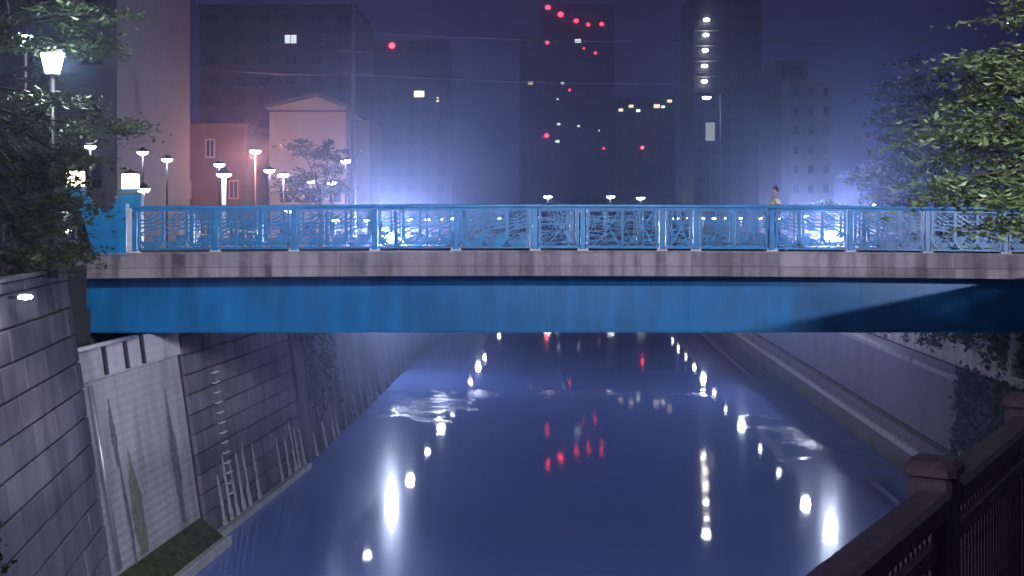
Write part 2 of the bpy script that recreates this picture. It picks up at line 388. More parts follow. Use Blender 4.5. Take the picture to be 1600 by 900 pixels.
# seams on the mid wall: iron rungs, pale raised streaks
for i in range(13):
    z = .9 + i*.30
    MB().tube([(2.1,.05,z),(2.1,.17,z),(2.45,.17,z),(2.45,.05,z)], .03, 6).obj('ladder_rung', M['white'], mid_wall, True)
def pale_streak(u, zt, seed, wd=.11, wall=mid_wall, out=.075):
    """pale streak: a flat raised strip that widens downwards and ends in a bulge"""
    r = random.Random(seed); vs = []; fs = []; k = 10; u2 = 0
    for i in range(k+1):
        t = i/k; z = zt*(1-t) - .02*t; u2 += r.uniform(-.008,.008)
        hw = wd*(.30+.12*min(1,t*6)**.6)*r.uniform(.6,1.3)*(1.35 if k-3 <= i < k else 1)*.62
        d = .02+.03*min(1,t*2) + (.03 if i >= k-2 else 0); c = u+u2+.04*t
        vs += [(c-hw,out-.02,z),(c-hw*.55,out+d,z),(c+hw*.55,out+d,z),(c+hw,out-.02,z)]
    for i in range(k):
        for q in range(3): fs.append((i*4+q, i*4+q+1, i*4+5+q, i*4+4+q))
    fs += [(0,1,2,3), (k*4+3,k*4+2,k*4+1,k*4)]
    return MB().add(vs, fs).obj('wall_streak', M['streak'], wall, True)
for i, (u, zt) in enumerate([(1.35,1.6),(2.0,2.1),(2.6,1.7),(3.25,1.9),(3.9,2.1),(4.9,1.9),(7.6,1.6),(8.6,1.5),(9.4,1.9),(9.9,1.6),(10.6,1.4)]): pale_streak(u, zt, i, .22)

# far left wall (smooth, dark) + groove + pale streaks + ivy
fA, fB = (-7.5, 47.15), (-1.2, 205.0)
fmat, fL = wall_frame(fA, fB)
far_wall = thing_at('retaining_wall', 'far left river wall running away under the bridge, ivy on its near end', 'wall', fmat)
MB().box(0, fL, -.9, 0, -.6, 6.75).obj('wall_face', M['blocks'], far_wall)
MB().cbox(0, fL, -.95, .12, 6.75, 6.95, .03).obj('coping', M['coping'], far_wall)
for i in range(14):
    pale_streak(1.5+i*1.55+(i%3)*.3, .9+(i*7%5)*.14, 40+i, .22, far_wall, .02)
# filler behind the groove
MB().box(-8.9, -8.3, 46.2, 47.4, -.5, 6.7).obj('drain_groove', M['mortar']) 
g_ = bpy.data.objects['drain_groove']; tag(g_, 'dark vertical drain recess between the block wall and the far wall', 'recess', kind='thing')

# ------------------------------------------------------------------ leaves
def leaf_mesh(pts, size, r, flat=.5, shape=.45):
    vs = []; fs = []
    for p in pts:
        s = size*r.uniform(.6, 1.35); yaw = r.uniform(0, 6.283); tilt = r.gauss(0, flat); roll = r.gauss(0, flat)
        d = Vector((math.cos(yaw)*math.cos(tilt), math.sin(yaw)*math.cos(tilt), math.sin(tilt)))
        sd = d.cross(Vector((0,0,1))).normalized(); sd = (sd*math.cos(roll) + d.cross(sd)*math.sin(roll))
        p = Vector(p); o = len(vs); nn = d.cross(sd)*.12*s
        vs += [p, p+d*s*.5+sd*s*shape*.5+nn, p+d*s, p+d*s*.5-sd*s*shape*.5+nn]
        fs.append((o,o+1,o+2,o+3))
    return vs, fs
def leafobj(name, pts, size, mat, parent, seed, flat=.5, shape=.45):
    vs, fs = leaf_mesh(pts, size, random.Random(seed), flat, shape)
    me = bpy.data.meshes.new(name); me.from_pydata([tuple(v) for v in vs], [], fs); me.materials.append(mat)
    return tag(link(name, me, parent), kind='stuff')

def tree(name, label, base, height, trunk_r, blobs, mat, seed, per=260, leaf=.14, cat='tree', flat=.35, spray=True):
    """blobs: list of (centre offset, radii) branch masses; limbs run from trunk to each"""
    t = thing(name, label, cat, base); r = random.Random(seed)
    mb = MB(); top = Vector((0,0,height*.62))
    mb.tube([(0,0,-.3),(.05,.02,height*.2),(.0,.08,height*.42),tuple(top)], [trunk_r*1.25,trunk_r,trunk_r*.8,trunk_r*.5], 10)
    pts = []
    for c, rad in blobs:
        c = Vector(c); k = r.uniform(.35,.95); a = Vector((0,0,height*.62*k))
        mid = (a+c)*.5 + Vector((0,0,r.uniform(0,.5)))
        mb.tube([a, mid, c], [trunk_r*.38, trunk_r*.2, trunk_r*.07], 6)
        for s in range(6):
            q = c + Vector((r.uniform(-1,1)*rad[0], r.uniform(-1,1)*rad[1], r.uniform(-.7,.7)*rad[2]))*.85
            mb.tube([mid.lerp(c,r.uniform(.3,.9)), (mid.lerp(c,.8)+q)*.5, q], [trunk_r*.08, trunk_r*.05, trunk_r*.02], 5)
        nsub = max(5, int(per/42))
        for s in range(nsub):
            th = r.uniform(0,6.283); rr = r.random()**.45; ph = r.uniform(-1,1)
            cc = c + Vector((math.cos(th)*rr*rad[0], math.sin(th)*rr*rad[1], ph*rad[2]*math.sqrt(max(0,1-rr*rr*.8))))
            dr = (cc-c); dr.z *= .2; dr.x -= .35*(1 if c.x < 0 else -1); sdir = dr.normalized()
            for q in range(int(per/nsub)):
                u = r.gauss(0,.5)
                pts.append(cc + sdir*u*.62 + Vector((r.gauss(0,.13), r.gauss(0,.13), r.gauss(0,.035) - abs(u)*.16)))
    mb.obj('trunk', M['bark'], t, True)
    leafobj('crown', pts, leaf, mat, t, seed+1, flat)
    return t

# ivy on the left far wall
def ivy(label, mat4, Ln, z0, z1, n, seed, leaf=.13, strands=18, name='climbing_ivy', m='leaf_v', dens=None):
    t = thing_at(name, label, 'ivy', mat4); r = random.Random(seed); pts = []; st = MB()
    for s in range(strands):
        u = r.uniform(0, Ln); zb = z0 + (z1-z0)*r.random()**1.6*.8; y = .06
        path = []
        k = 10
        for i in range(k+1):
            z = z1 + (zb-z1)*i/k; path.append((u+.12*math.sin(i*.9+s), y + r.uniform(0,.05), z))
        st.tube(path, .012, 4)
        for q in range(int(n/strands)):
            i = r.randrange(k); a, b_ = Vector(path[i]), Vector(path[i+1]); p = a.lerp(b_, r.random())
            pts.append(p + Vector((r.gauss(0,.16), abs(r.gauss(0,.08))+.02, r.gauss(0,.1))))
    tag(st.obj('stem', M['bark'], t), kind='stuff'); leafobj('foliage', pts, leaf, M[m], t, seed, .9, .8)
    return t
ivy('ivy hanging down the far left wall just past the dark recess', fmat, 7.0, 1.0, 6.9, 2200, 11, .15, 26)
ivy('dark creeper covering the bottom left edge of the near wall', near_wall.matrix_world.copy() if False else wall_frame(nearA, nearB)[0], 6.5, .2, 7.6, 3200, 12, .13, 36, m='leaf_d')

# ================================================================== ground sheets (street level)
def poly_sheet(name, pts, z0, z1, mat, label=None):
    mb = MB(); mb.prism(pts, z0, z1, 'z'); o = mb.obj(name, mat); return tag(o, label, kind='structure')
def off(x): return x - 1.05
poly_sheet('left_street_ground', [(off(-6.0),-60),(-900,-60),(-900,1500),(12,1500),(4,330),(-2.3,205),(-8.6,47.2),(-9.6,46.5),(-10.4,38.5),(-10.6,38.4),(-30,38.4),(-30,32.2),(-10.6,32.2),(-10.55,29.0),(off(-7.05),14.0)], 4.5, 6.72, M['asphalt'])
poly_sheet('left_bank_pavement', [(-10.6,29.2),(-10.45,28.6),(off(-7.05)-.1,14.0),(off(-6)-.1,-20),(-60,-20),(-60,31.9),(-10.6,31.9)], 6.73, 7.86, M['asphalt'])
poly_sheet('bridge_approach_road', [(-11.4,32.3),(-60,32.3),(-60,38.3),(-11.4,38.3)], 6.73, 8.0, M['asphalt'])

# ================================================================== right bank
rA, rB = (13.3, 31.0), (21.0, 205.0)
rmat, rL = wall_frame(rA, rB, .06, side=-1)
rw = thing_at('retaining_wall', 'smooth grey river wall on the right bank seen under the bridge', 'wall', rmat)
MB().box(0, rL, -.9, 0, -.6, 3.95).obj('wall_face', M['rightwall'], rw)
MB().cbox(0, rL, -.9, .10, 3.95, 4.10, .03).obj('coping', M['coping'], rw)
MB().cbox(0, rL, .001, .32, .95, 1.18, .04).obj('ledge', M['ledge'], rw)
MB().cbox(0, rL, .001, .10, 1.55, 1.72, .02).obj('mossy_band', M['moss'], rw)
umat, uL = wall_frame((14.6, 31.0), (22.3, 205.0), .05, side=-1)
uw = thing_at('upper_retaining_wall', 'pale upper wall set back above the right river wall, half hidden by hanging plants', 'wall', umat)
MB().box(0, uL, -.9, 0, 3.9, 6.45).obj('wall_face', M['panel'], uw)
poly_sheet('right_terrace_ground', [(13.7,31),(21.4,205),(22.5,205),(15.0,31)], 3.7, 3.95, M['earth'])
poly_sheet('right_street_ground', [(1.9+.35,4.5),(-1.4,-1.6),(-1.4,-60),(900,-60),(900,1500),(30,1500),(26,330),(23.4,205),(15.6,38.6),(15.6,32.2),(15.4,31.9),(14.6,30),(9.6,16.9)], 4.4, 6.44, M['asphalt'])
nrA, nrB = (1.65, 4.6), (13.2, 30.5)
poly_sheet('right_bank_pavement', [(7.55,16.9),(13.4,30.4),(15.4,31.9),(40,31.9),(40,16.9)], 6.45, 7.82, M['asphalt'])
nm, nl_ = wall_frame(nrA, nrB, .02, side=-1)
nw = thing_at('retaining_wall', 'river wall below the near right railing', 'wall', nm)
MB().box(0, nl_, -.5, 0, -.6, 6.68).obj('wall_face', M['rightwall'], nw)
ivy('ivy draped over the right wall below the bridge end', rmat, 8.6, .3, 4.4, 6500, 21, .16, 70)
ivy('plants hanging from the upper right wall under the bridge', umat, 26, 4.3, 6.6, 6200, 22, .2, 80)

# ================================================================== bridge
S = 62.0; BY = 2000/S         # 32.26 m to the front face
def bx(px): return (px-800)/S
ARC = lambda x: -.00055*(x-0.5)**2          # gentle camber
def zrow(py): return EYE + (HOR-py)/S
bridge = thing('road_bridge', 'blue steel girder road bridge with stained concrete edge across the river', 'bridge', (0, BY, 0))
BL, BR = bx(118), 15.6
def strip(x0, x1, y0, y1, za, zb, n, name, mat, arc=True, parent=bridge, arcb=True):
    mb = MB(); vs = []
    for i in range(n+1):
        x = x0+(x1-x0)*i/n; d = ARC(x) if arc else 0; db = ARC(x) if arcb else 0
        vs += [(x,y0,za+db),(x,y1,za+db),(x,y1,zb+d),(x,y0,zb+d)]
    fs = [(3,2,1,0)]
    for i in range(n):
        for k in range(4): fs.append((i*4+k, i*4+(k+1)%4, i*4+4+(k+1)%4, i*4+4+k))
    fs.append(tuple(n*4+k for k in range(4)))
    mb.add(vs, fs); return mb.obj(name, mat, parent)
Ztop, Zjoint, Zbot = zrow(391.5), zrow(416), zrow(431)
# fascia blocks (cast units side by side) upper and lower course
nU = 12
for i in range(nU):
    a = BL + (BR-BL)*i/nU + .004; b_ = BL + (BR-BL)*(i+1)/nU - .004
    strip(a, b_, 0, .35, Zjoint+.012, Ztop-.045, 4, 'fascia_panel', M['fascia'])
    strip(a, b_, -.015, .35, Zbot, Zjoint, 4, 'fascia_beam', M['fascia'])
strip(BL-.02, BR, -.05, .42, Ztop-.045, Ztop, 30, 'edge_coping', M['coping'])
strip(BL, BR, .02, .33, Zbot+.03, Ztop-.05, 30, 'fascia_core', M['mortar'])
strip(BL, BR, .36, 6.2, Zbot+.03, Zbot+.33, 24, 'deck_slab', M['fascia'])
strip(BL, BR, .43, 5.8, Zbot+.34, Ztop-.06, 24, 'deck', M['asphalt'])
# back fascia
strip(BL, BR, 6.0, 6.35, Zbot, Ztop, 24, 'back_fascia', M['fascia'])
# girders
Zg0, Zg1 = zrow(526), Zbot+.02
GB = zrow(526)
def girder(y, nm='girder'):
    mb = MB()
    n = 24; vs = []
    prof = lambda x: [(y,GB+.03),(y+.02,GB+.03),(y+.02,Zg1+ARC(x)),(y,Zg1+ARC(x))]
    x0, x1 = BL-.45, BR
    for i in range(n+1):
        x = x0+(x1-x0)*i/n; vs += [(x,)+p for p in prof(x)]
    fs = [(0,1,2,3)]
    for i in range(n):
        for k in range(4): fs.append((i*4+k, i*4+4+k, i*4+4+(k+1)%4, i*4+(k+1)%4))
    fs.append(tuple(n*4+k for k in range(3,-1,-1)))
    mb.add(vs, fs)
    g = mb.obj(nm, M['paint_girder'], bridge)
    if y < 2:
        for xs in (-8.6, -4.2, .3, 4.8, 9.3):
            MB().box(xs-.16, xs+.16, y-.012, y-.001, GB+.05, Zg1-.12).obj('splice_plate', M['paint_girder'], g)
    fl = MB().cbox(x0, x1, y-.14, y+.16, GB-.0, GB+.028, .005).obj('flange', M['paint_girder'], g)
    return g
g1 = girder(1.3)
for y in (2.8, 4.4, 5.8): girder(y)
# splice / stiffener bolts row under the slab: small brackets seen at the top of the girder
for px in range(1088, 1580, 70):
    x = bx(px); MB().box(x-.04, x+.04, 1.2, 1.295, Zbot-.12, Zbot-.005).obj('bracket', M['dark_metal'], bridge)

# abutments
MB().box(-14, -11.3, BY+.9, BY+6.2, 2, 6.0).obj('left_abutment', M['blocks'], None)
tag(bpy.data.objects['left_abutment'], 'concrete bearing shelf under the left end of the bridge', 'abutment')
MB().box(15.0, 18, BY+.2, BY+6.2, 4.3, 6.0).obj('right_abutment', M['blocks'], None)
tag(bpy.data.objects['right_abutment'], 'concrete bearing shelf under the right end of the bridge', 'abutment')

# ------------------------------------------------------------------ railing with lattice
def ribbon(mb, pts, w=.022, y0=-.012, y1=.012):
    """flat-bar stroke in the x-z plane"""
    n = len(pts); vs = []
    for i in range(n):
        a = Vector(pts[max(i-1,0)]); b_ = Vector(pts[min(i+1,n-1)]); d = (b_-a)
        if d.length < 1e-6: d = Vector((1,0))
        d.normalize(); nn = Vector((-d.y, d.x))*w*.56; p = Vector(pts[i])
        q1, q2 = p+nn, p-nn
        vs += [(q1.x,y0,q1.y),(q2.x,y0,q2.y),(q2.x,y1,q2.y),(q1.x,y1,q1.y)]
    fs = [(0,1,2,3)]
    for i in range(n-1):
        for k in range(4): fs.append((i*4+k, i*4+4+k, i*4+4+(k+1)%4, i*4+(k+1)%4))
    fs.append(tuple((n-1)*4+k for k in (3,2,1,0)))
    mb.add(vs, fs)
def motif_wave(W, H, flip=False):
    """arched cell: waves rising to one side above, nested swirls below"""
    mb = MB(); m = .02; fx = (lambda x: W-x) if flip else (lambda x: x)
    def st(pts, w=.02): ribbon(mb, [(fx(p[0]), p[1]) for p in pts], w)
    r = W*.38
    out = [(m, H)] + [(m, r)] + [(m+r*(1-math.cos(t)), r*(1-math.sin(t))+.01) for t in [math.pi/2*i/6 for i in range(1,7)]]
    out += [(W-m-r*(1-math.cos(t)), r*(1-math.sin(t))+.01) for t in [math.pi/2*i/6 for i in range(6,-1,-1)]] + [(W-m, H)]
    st(out, .028)
    for k in range(4):               # waves rising to the right
        z = H*(.40+.115*k)
        st([(m+(W-2*m)*i/8, z + H*.20*(i/8)**1.3 + .03*math.sin(i/8*5.0+k*.8)) for i in range(9)], .028)
    for k in range(3):               # curls in the head of the cell
        cx = W*(.25+.25*k)
        st([(cx+.05*math.cos(t), H-.055+.04*math.sin(t)) for t in [math.pi*1.0+math.pi*1.1*i/5 for i in range(6)]], .016)
    for k in range(4):               # nested swirls
        rr = W*(.42-.095*k); cx, cz = W*.52, H*.22
        st([(cx+rr*math.cos(t), cz+rr*.62*math.sin(t)) for t in [math.pi*(-.95+1.25*i/9) + k*.25 for i in range(10)]], .026)
    st([(m, H*.38), (W*.25, H*.33), (W*.5, H*.36), (W*.8, H*.30), (W-m, H*.36)])
    for k in range(4):               # veins that branch off the waves
        z = H*(.46+.115*k)
        st([(W*(.30+.1*i), z + H*(.02+.035*i)) for i in range(4)], .02)
        st([(W*(.62+.09*i), z + H*(.13-.03*i)) for i in range(4)], .02)
    st([(W*(.5+.03*math.sin(i)), H*(.42+.1*i)) for i in range(6)], .02)
    st([(W*(.12+.02*i*i), H*(.05+.055*i)) for i in range(5)], .02); st([(W*(.88-.02*i*i), H*(.05+.055*i)) for i in range(5)], .02)
    return mb
def motif_branch(W, H, seed):
    mb = MB(); r = random.Random(seed)
    def st(pts, w=.02): ribbon(mb, pts, w)
    st([(.015,.02),(.015,H-.01)], .026); st([(W-.015,.02),(W-.015,H-.01)], .026); st([(.01,.015),(W-.01,.015)], .026)
    # two sweeping stems that cross
    st([(W*(.1+.8*t), H*(.95*t**1.3+.02)) for t in [i/10 for i in range(11)]], .03)
    st([(W*(.92-.75*t), H*(.03+.6*t+.25*math.sin(t*2.6))) for t in [i/10 for i in range(11)]], .03)
    st([(W*(.42+.08*math.sin(t*3)), H*(.5+.48*t)) for t in [i/8 for i in range(9)]], .026)
    st([(W*(.52+.08*math.sin(t*3)), H*(.5+.48*t)) for t in [i/8 for i in range(9)]], .026)
    n = 9
    for k in range(n):
        z = H*(.06+.86*k/n) + r.uniform(-.02,.02); s = r.uniform(-.12,.16); c = r.uniform(-.05,.05)
        st([(W*t*.46, z+H*s*t+c*math.sin(t*3.14)) for t in [i/5 for i in range(6)]], .018)
        z = H*(.08+.86*k/n) + r.uniform(-.02,.02); s = r.uniform(-.16,.12)
        st([(W-W*t*.46, z-H*s*t+c*math.sin(t*3.14)) for t in [i/5 for i in range(6)]], .018)
    for k in range(7):
        x = r.uniform(.1,.8)*W; z = r.uniform(.1,.8)*H; a = r.uniform(-.6,.6)
        st([(x+.14*t*math.cos(a), z+.14*t*math.sin(a)+.03*math.sin(t*3)) for t in [i/4 for i in range(5)]], .016)
    return mb
MOT = {}
def motif(kind, W, H, seed=0):
    key = (kind, round(W,2), seed)
    if key not in MOT:
        mb = motif_wave(W, H, kind == 'wf') if kind[0] == 'w' else motif_branch(W, H, seed)
        MOT[key] = mb.mesh('lattice', M['paint'])
    return MOT[key]
RT, RB = zrow(320.5)+.01, zrow(385.5)
POSTS = [208, 335, 458, 585, 712, 836, 911, 1035, 1088, 1207, 1330, 1451, 1573, 1697]
pm = MB(); pm.cbox(-.065, .065, -.06, .06, Ztop+.001, RT-.09, .012); post_me = pm.mesh('post', M['paint'])
pb = MB(); pb.cbox(-.14, .14, -.10, .10, Ztop+.001, Ztop+.03, .008)
for sx in (-.1, .1): pb.lathe([(.022,Ztop+.03),(.022,Ztop+.06),(.012,Ztop+.07)], 8, (sx,-.05,0))
base_me = pb.mesh('base_plate', M['white'])
def railing(label, y, seed, full=True):
    t = thing('bridge_railing', label, 'railing', (0, BY+y, 0), 0)
    n = 30; mb = MB(); vs = []
    x0, x1 = bx(POSTS[0])-.08, bx(POSTS[-1])+.1
    prof = [(-.07,-.075),(.07,-.075),(.09,-.04),(.085,.0),(.05,.02),(-.05,.02),(-.085,.0),(-.09,-.04)]
    for i in range(n+1):
        x = x0+(x1-x0)*i/n
        vs += [(x, p[0], RT+p[1]+ARC(x)) for p in prof]
    k8 = len(prof); fs = [tuple(range(k8))]
    for i in range(n):
        for k in range(k8): fs.append((i*k8+k, i*k8+k8+k, i*k8+k8+(k+1)%k8, i*k8+(k+1)%k8))
    fs.append(tuple(n*k8+k for k in range(k8-1,-1,-1)))
    mb.add(vs, fs).obj('top_rail', M['paint'], t)
    for px in POSTS:
        x = bx(px); p = link('post', post_me, t, (x,0,ARC(x))); link('base_plate', base_me, p, (0,0,0))
    for i in range(len(POSTS)-1):
        a, b_ = bx(POSTS[i])+.10, bx(POSTS[i+1])-.10; xm = (a+b_)/2; d = ARC(xm); slope = (ARC(b_)-ARC(a))/(b_-a)
        W = b_-a; H = RT-.13-RB
        fr = MB(); fr.box(0, W, -.025, .025, -.04, 0); fr.box(0, W, -.025, .025, H, H+.035)
        fr.box(-.001, .03, -.022, .022, .001, H-.001); fr.box(W-.03, W+.001, -.022, .022, .001, H-.001)
        fr.box(-.06, 0, -.02, .02, -.03, -.01); fr.box(W, W+.06, -.02, .02, H+.005, H+.02)
        for zz in (.0,):
            fr.box(-.06, 0, -.02, .02, H+.005, H+.02); fr.box(W, W+.06, -.02, .02, -.03, -.01)
        p = fr.obj('panel', M['paint'], t); p.location = (a, 0, RB+d); p.rotation_euler = (0, -math.atan(slope), 0)
        if i == 5: cells = [('b', 101)]
        elif i == 6: cells = [('b', 102), ('b', 103)]
        elif i == 7: cells = [('b', 104)]
        elif i == 8: cells = [('b', 102), ('b', 104)]
        else: cells = [('w', 0), ('w', 0), ('w', 0)] if i < 5 else [('wf', 0)]*3
        nc = len(cells); cw = (W-.06)/nc
        for k, (kd, sd) in enumerate(cells):
            c = link('lattice', motif(kd, cw, H, sd), p, (.03+k*cw, 0, 0))
            if k: MB().box(-.005, .005, -.008, .008, .001, H-.001).obj('bar', M['paint'], p).location = (.03+k*cw, 0, 0)
    return t
railing('near blue lattice railing along the front edge of the bridge', .12, 1)
railing('far blue lattice railing along the back edge of the bridge', 5.95, 2)

# end pillar: blue steel parapet wing with raised newel
def wing(label, dy, lampobj=True):
    t = thing('end_parapet', label, 'parapet', (0, BY+dy, 0))
    f = 1
    pl = [(bx(149), zrow(400)), (bx(197), zrow(400)), (bx(197), zrow(318)), (bx(178), zrow(318)), (bx(175), zrow(325)), (bx(144), zrow(326)), (bx(139), zrow(312)), (bx(131), zrow(302)),(bx(108), zrow(297)), (bx(110), zrow(304)), (bx(122), zrow(320)), (bx(130), zrow(340)), (bx(138), zrow(368))]
    mb = MB(); mb.prism(pl, -.12, .18, 'y'); mb.obj('parapet_plate', M['paint'], t)
    mb = MB(); mb.cbox(bx(199), bx(205), -.08, .08, Ztop, zrow(325), .01); mb.obj('end_strip', M['white'], t)
    mb = MB(); mb.cbox(bx(104), bx(128), -.16, .22, zrow(298), zrow(293), .02); mb.obj('cap', M['paint'], t)
    return t
wing('solid blue steel parapet ending the bridge at left, curling up to a lantern', .1)
def lantern_box(label, p, s, mat, cat='lamp', light=None, col=(1,.8,.55)):
    t = thing('box_lantern', label, cat, p)
    MB().cbox(-s*.62, s*.62, -s*.62, s*.62, -.06, 0, .01).obj('base', M['paint'], t)
    MB().cbox(-s*.5, s*.5, -s*.5, s*.5, .001, s*1.05, .02).obj('glass', mat, t)
    MB().lathe([(s*.75, s*1.055), (s*.7, s*1.12), (s*.1, s*1.35), (.01, s*1.4)], 4, (0,0,0)).obj('roof', M['dark_metal'], t)
    if light: point('lantern_light', (0,-s*.9,s*.5), col, light, .12, t)
    return t
lantern_box('warm lantern on the curled left end of the bridge parapet, behind leaves', P(116,291,BY)+Vector((0,.1,0)), .36, M['lamp_warm'], light=12)
farpil = thing('lantern_pillar', 'dim blue pillar carrying the square lantern at the far left bridge corner', 'pillar', (P(205,300,BY+6)[0], BY+6, 0))
MB().cbox(-.42, .34, -.2, .2, 7.0, EYE+(HOR-300)*(BY+6)/F-.06, .04).obj('shaft', M['paint'], farpil)
lantern_box('glowing square lantern above the far left corner of the bridge', P(204,295,BY+6), .42, M['lamp_warm'], light=10)

# ================================================================== lamps
def street_lamp(label, p, ground, head=.3, mat='lamp_white', light=0, col=(.85,.9,1), group=None, pr=.045, pm='dark_metal', arm=0, name='street_lamp', lit=False):
    """p = centre of the glowing lens"""
    t = thing(name, label, 'lamp', (p[0]+arm, p[1], ground), 0, group)
    h = p[2]-ground
    mb = MB(); mb.tube([(0,0,0),(0,0,.5),(0,0,h+ (0 if not arm else .35))], [pr*1.6,pr*1.2,pr], 8)
    if arm: mb.tube([(0,0,h+.3),(-arm*.5,0,h+.42),(-arm,0,h+.2)], [pr*.7,pr*.6,pr*.5], 6)
    mb.obj('pole', M[pm], t, True)
    MB().lathe([(head*1.0, .02),(head*.95,.05),(head*.6,.13),(head*.2,.2),(.02,.22)], 14, (-arm,0,h)).obj('shade', M['dark_metal'], t, True)
    MB().lathe([(head*.05,-head*.44),(head*.5,-head*.38),(head*.8,-head*.2),(head*.88,.015)], 14, (-arm,0,h)).obj('lens', M[mat], t, True)
    if light: point('lamp_light', (-arm,0,h-head*.42-.16), col, light, .12, t)
    return t
ORD = ['nearest','second','third','fourth','fifth','sixth','seventh','eighth','ninth','tenth','eleventh']
# tall lamps of the left street
tall = [(141,229,47),(223,238,51),(261,249,57),(343,257,63),(421,266,70),(443,273,77),(485,282,88),(520,285,93)]
for i, (a, b_, Z) in enumerate(tall):
    street_lamp('%s lamp of the upper street row left of the canal, counted from the left' % ORD[i], P(a,b_,Z), 6.72, .0048*Z, light=(18 if i < 4 else 0) + (350 if i in (5,7) else 0), group='tall street lamps on the left street')
street_lamp('single white lamp beside the tall utility pole, right of the left street row', P(540,251,90), 6.72, .42, arm=0)
street_lamp('big white globe-like lamp just right of the square lantern', P(224,296,42), 6.72, .24)
l2 = thing('street_lamp', 'lamp with wide conical shade on a brightly lit white pole above the left railing', 'lamp', (P(350,273,50)[0], 50, 6.72))
hh = P(350,273,50)[2]-6.72
MB().tube([(0,0,0),(0,0,hh)], [.1,.085], 12).obj('pole', M['white'], l2, True)
MB().lathe([(.34,.0),(.3,.03),(.06,.26),(.01,.3)], 16, (0,0,hh+.02)).obj('shade', M['galv'], l2, True)
MB().lathe([(.1,-.12),(.24,-.08),(.29,-.002)], 16, (0,0,hh+.02)).obj('lens', M['lamp_white'], l2, True)
point('lamp_light', (.0,-.35,hh-.35), (.9,.92,1), 25, .1, l2)
# low rows along both banks; positions follow from lamp and its mirror image
lowL = [(524,344,60),(574,344,68.6),(641,342.5,87.4),(668,342,99.4),(689,341.5,110),(707,341,121),(735,341,143),(747,341,156),(757,341,168),(780,341,199)]
for i, (a, b_, Z) in enumerate(lowL):
    lo = street_lamp('%s low lamp along the left river bank, seen through the bridge lattice or mirrored' % ORD[i], P(a,b_,Z), 6.72, .19+.0006*Z, 'lamp_far', group='low lamps along the left river bank', pr=.03)
    if i in (0,2,4,7): point('lamp_light', (0,-.12,P(a,b_,Z).z-6.72-.22), (.72,.78,1), 380, .3, lo)
lowR = [(1258,337,81,1),(1217,341,91,.5),(1188,341,101,.5),(1158,341,111,1),(1134,341,122.4,.4),(1116,341,133,1),(1099,341,144,.5),(1085,341,157,1),(1072,341,169,.6),(1060,341,180,.5),(1051,341,192,.4)]
for i, (a, b_, Z, k) in enumerate(lowR):
    lo = street_lamp('%s low lamp along the right river bank, mirrored in the water' % ORD[i], P(a,b_,Z), 6.70, (.16+.0005*Z)*(.5+.5*k), 'lamp_far', group='low lamps along the right river bank', pr=.03)
    if i in (0,3,6): point('lamp_light', (0,-.12,P(a,b_,Z).z-6.70-.22), (.72,.78,1), 420, .3, lo)
for i, (a, b_, Z) in enumerate([(856,307,262),(954,307,266),(1001,309,270)]):
    street_lamp('%s of three white lamps just above the middle of the railing, from the left' % ['first','second','last'][i], P(a,b_,Z), 6.72, .0036*Z, light=250, group='lamps above the middle of the railing')
street_lamp('white lamp above the right part of the railing beside the trees', P(1372,320,60), 6.7, .3, light=30)
street_lamp('white lamp low behind the right lattice near the floodlight', P(1312,372,52), 6.7, .26)
street_lamp('white lamp seen through the top of the lattice left of the floodlight', P(450,330,55), 6.72, .17)
street_lamp('pink glowing lamp beside the gabled building', P(399,236,84), 6.72, .42, 'lamp_pink', light=0, col=(1,.42,.32))
point('pink_lamp_light', P(399,236,84)+Vector((0,-.4,-.5)), (1,.30,.16), 3400, .2)

# floodlights facing the camera
def flood(label, p, watts):
    t = thing('floodlight', label, 'floodlight', (p[0], p[1], 6.72))
    h = p[2]-6.72
    mb = MB(); mb.tube([(0,.25,0),(0,.25,h)], .05, 8); mb.obj('pole', M['dark_metal'], t, True)
    rot = Matrix.Rotation(R(90), 3, 'X')
    MB().lathe([(.30,.0),(.33,-.02),(.33,-.10),(.2,-.26),(.07,-.32)], 16, (0,0,h), rot=rot).obj('housing', M['galv'], t, True)
    MB().lathe([(.30,.005),(.22,.03),(.04,.05)], 16, (0,0,h), rot=rot).obj('lens', M['lamp_flood'], t, True)
    s = point('flood_spill', (0,-.15,h-.55), (.72,.80,1), watts, .12, t)
    s = spot('flood_core', (p[0], p[1]-.2, p[2]), (0, 0, 7.5), (.72,.80,1), 40000, 22, 1.0, .2)
    s.parent = t; s.location = (0,-.2,h)
    return t
flood('dazzling floodlight behind the left part of the lattice railing, facing the camera', P(612,372,75), 1900)
flood('dazzling floodlight behind the right part of the lattice railing, facing the camera', P(1297,370,70), 1900)

# lanterns upper left
def big_lantern(label, p, s, ground, light):
    t = thing('street_lantern', label, 'lamp', (p[0], p[1], ground))
    h = p[2]-ground
    MB().tube([(0,0,0),(0,0,.9),(0,0,h-s*.6)], [.1,.06,.045], 10).obj('pole', M['dark_metal'], t, True)
    MB().lathe([(s*.34,-s*.5),(s*.56,s*.42)], 6, (0,0,h)).obj('glass', M['lamp_green'], t)
    MB().lathe([(s*.38,-s*.58),(s*.36,-s*.505)], 6, (0,0,h)).obj('holder', M['dark_metal'], t)
    MB().lathe([(s*.64,s*.425),(s*.60,s*.48),(s*.2,s*.75),(.02,s*.95)], 6, (0,0,h)).obj('roof', M['dark_metal'], t)
    point('lantern_light', (s*.9,-s*.9,0+h), (.85,1,.97), light, .15, t)
    return t
big_lantern('larger lantern with bright glass at the upper left, in front of the tree', P(82,98,25), .42, 7.86, 260)
big_lantern('smaller lantern above and left of the larger one', P(40,65,31), .32, 7.86, 60)
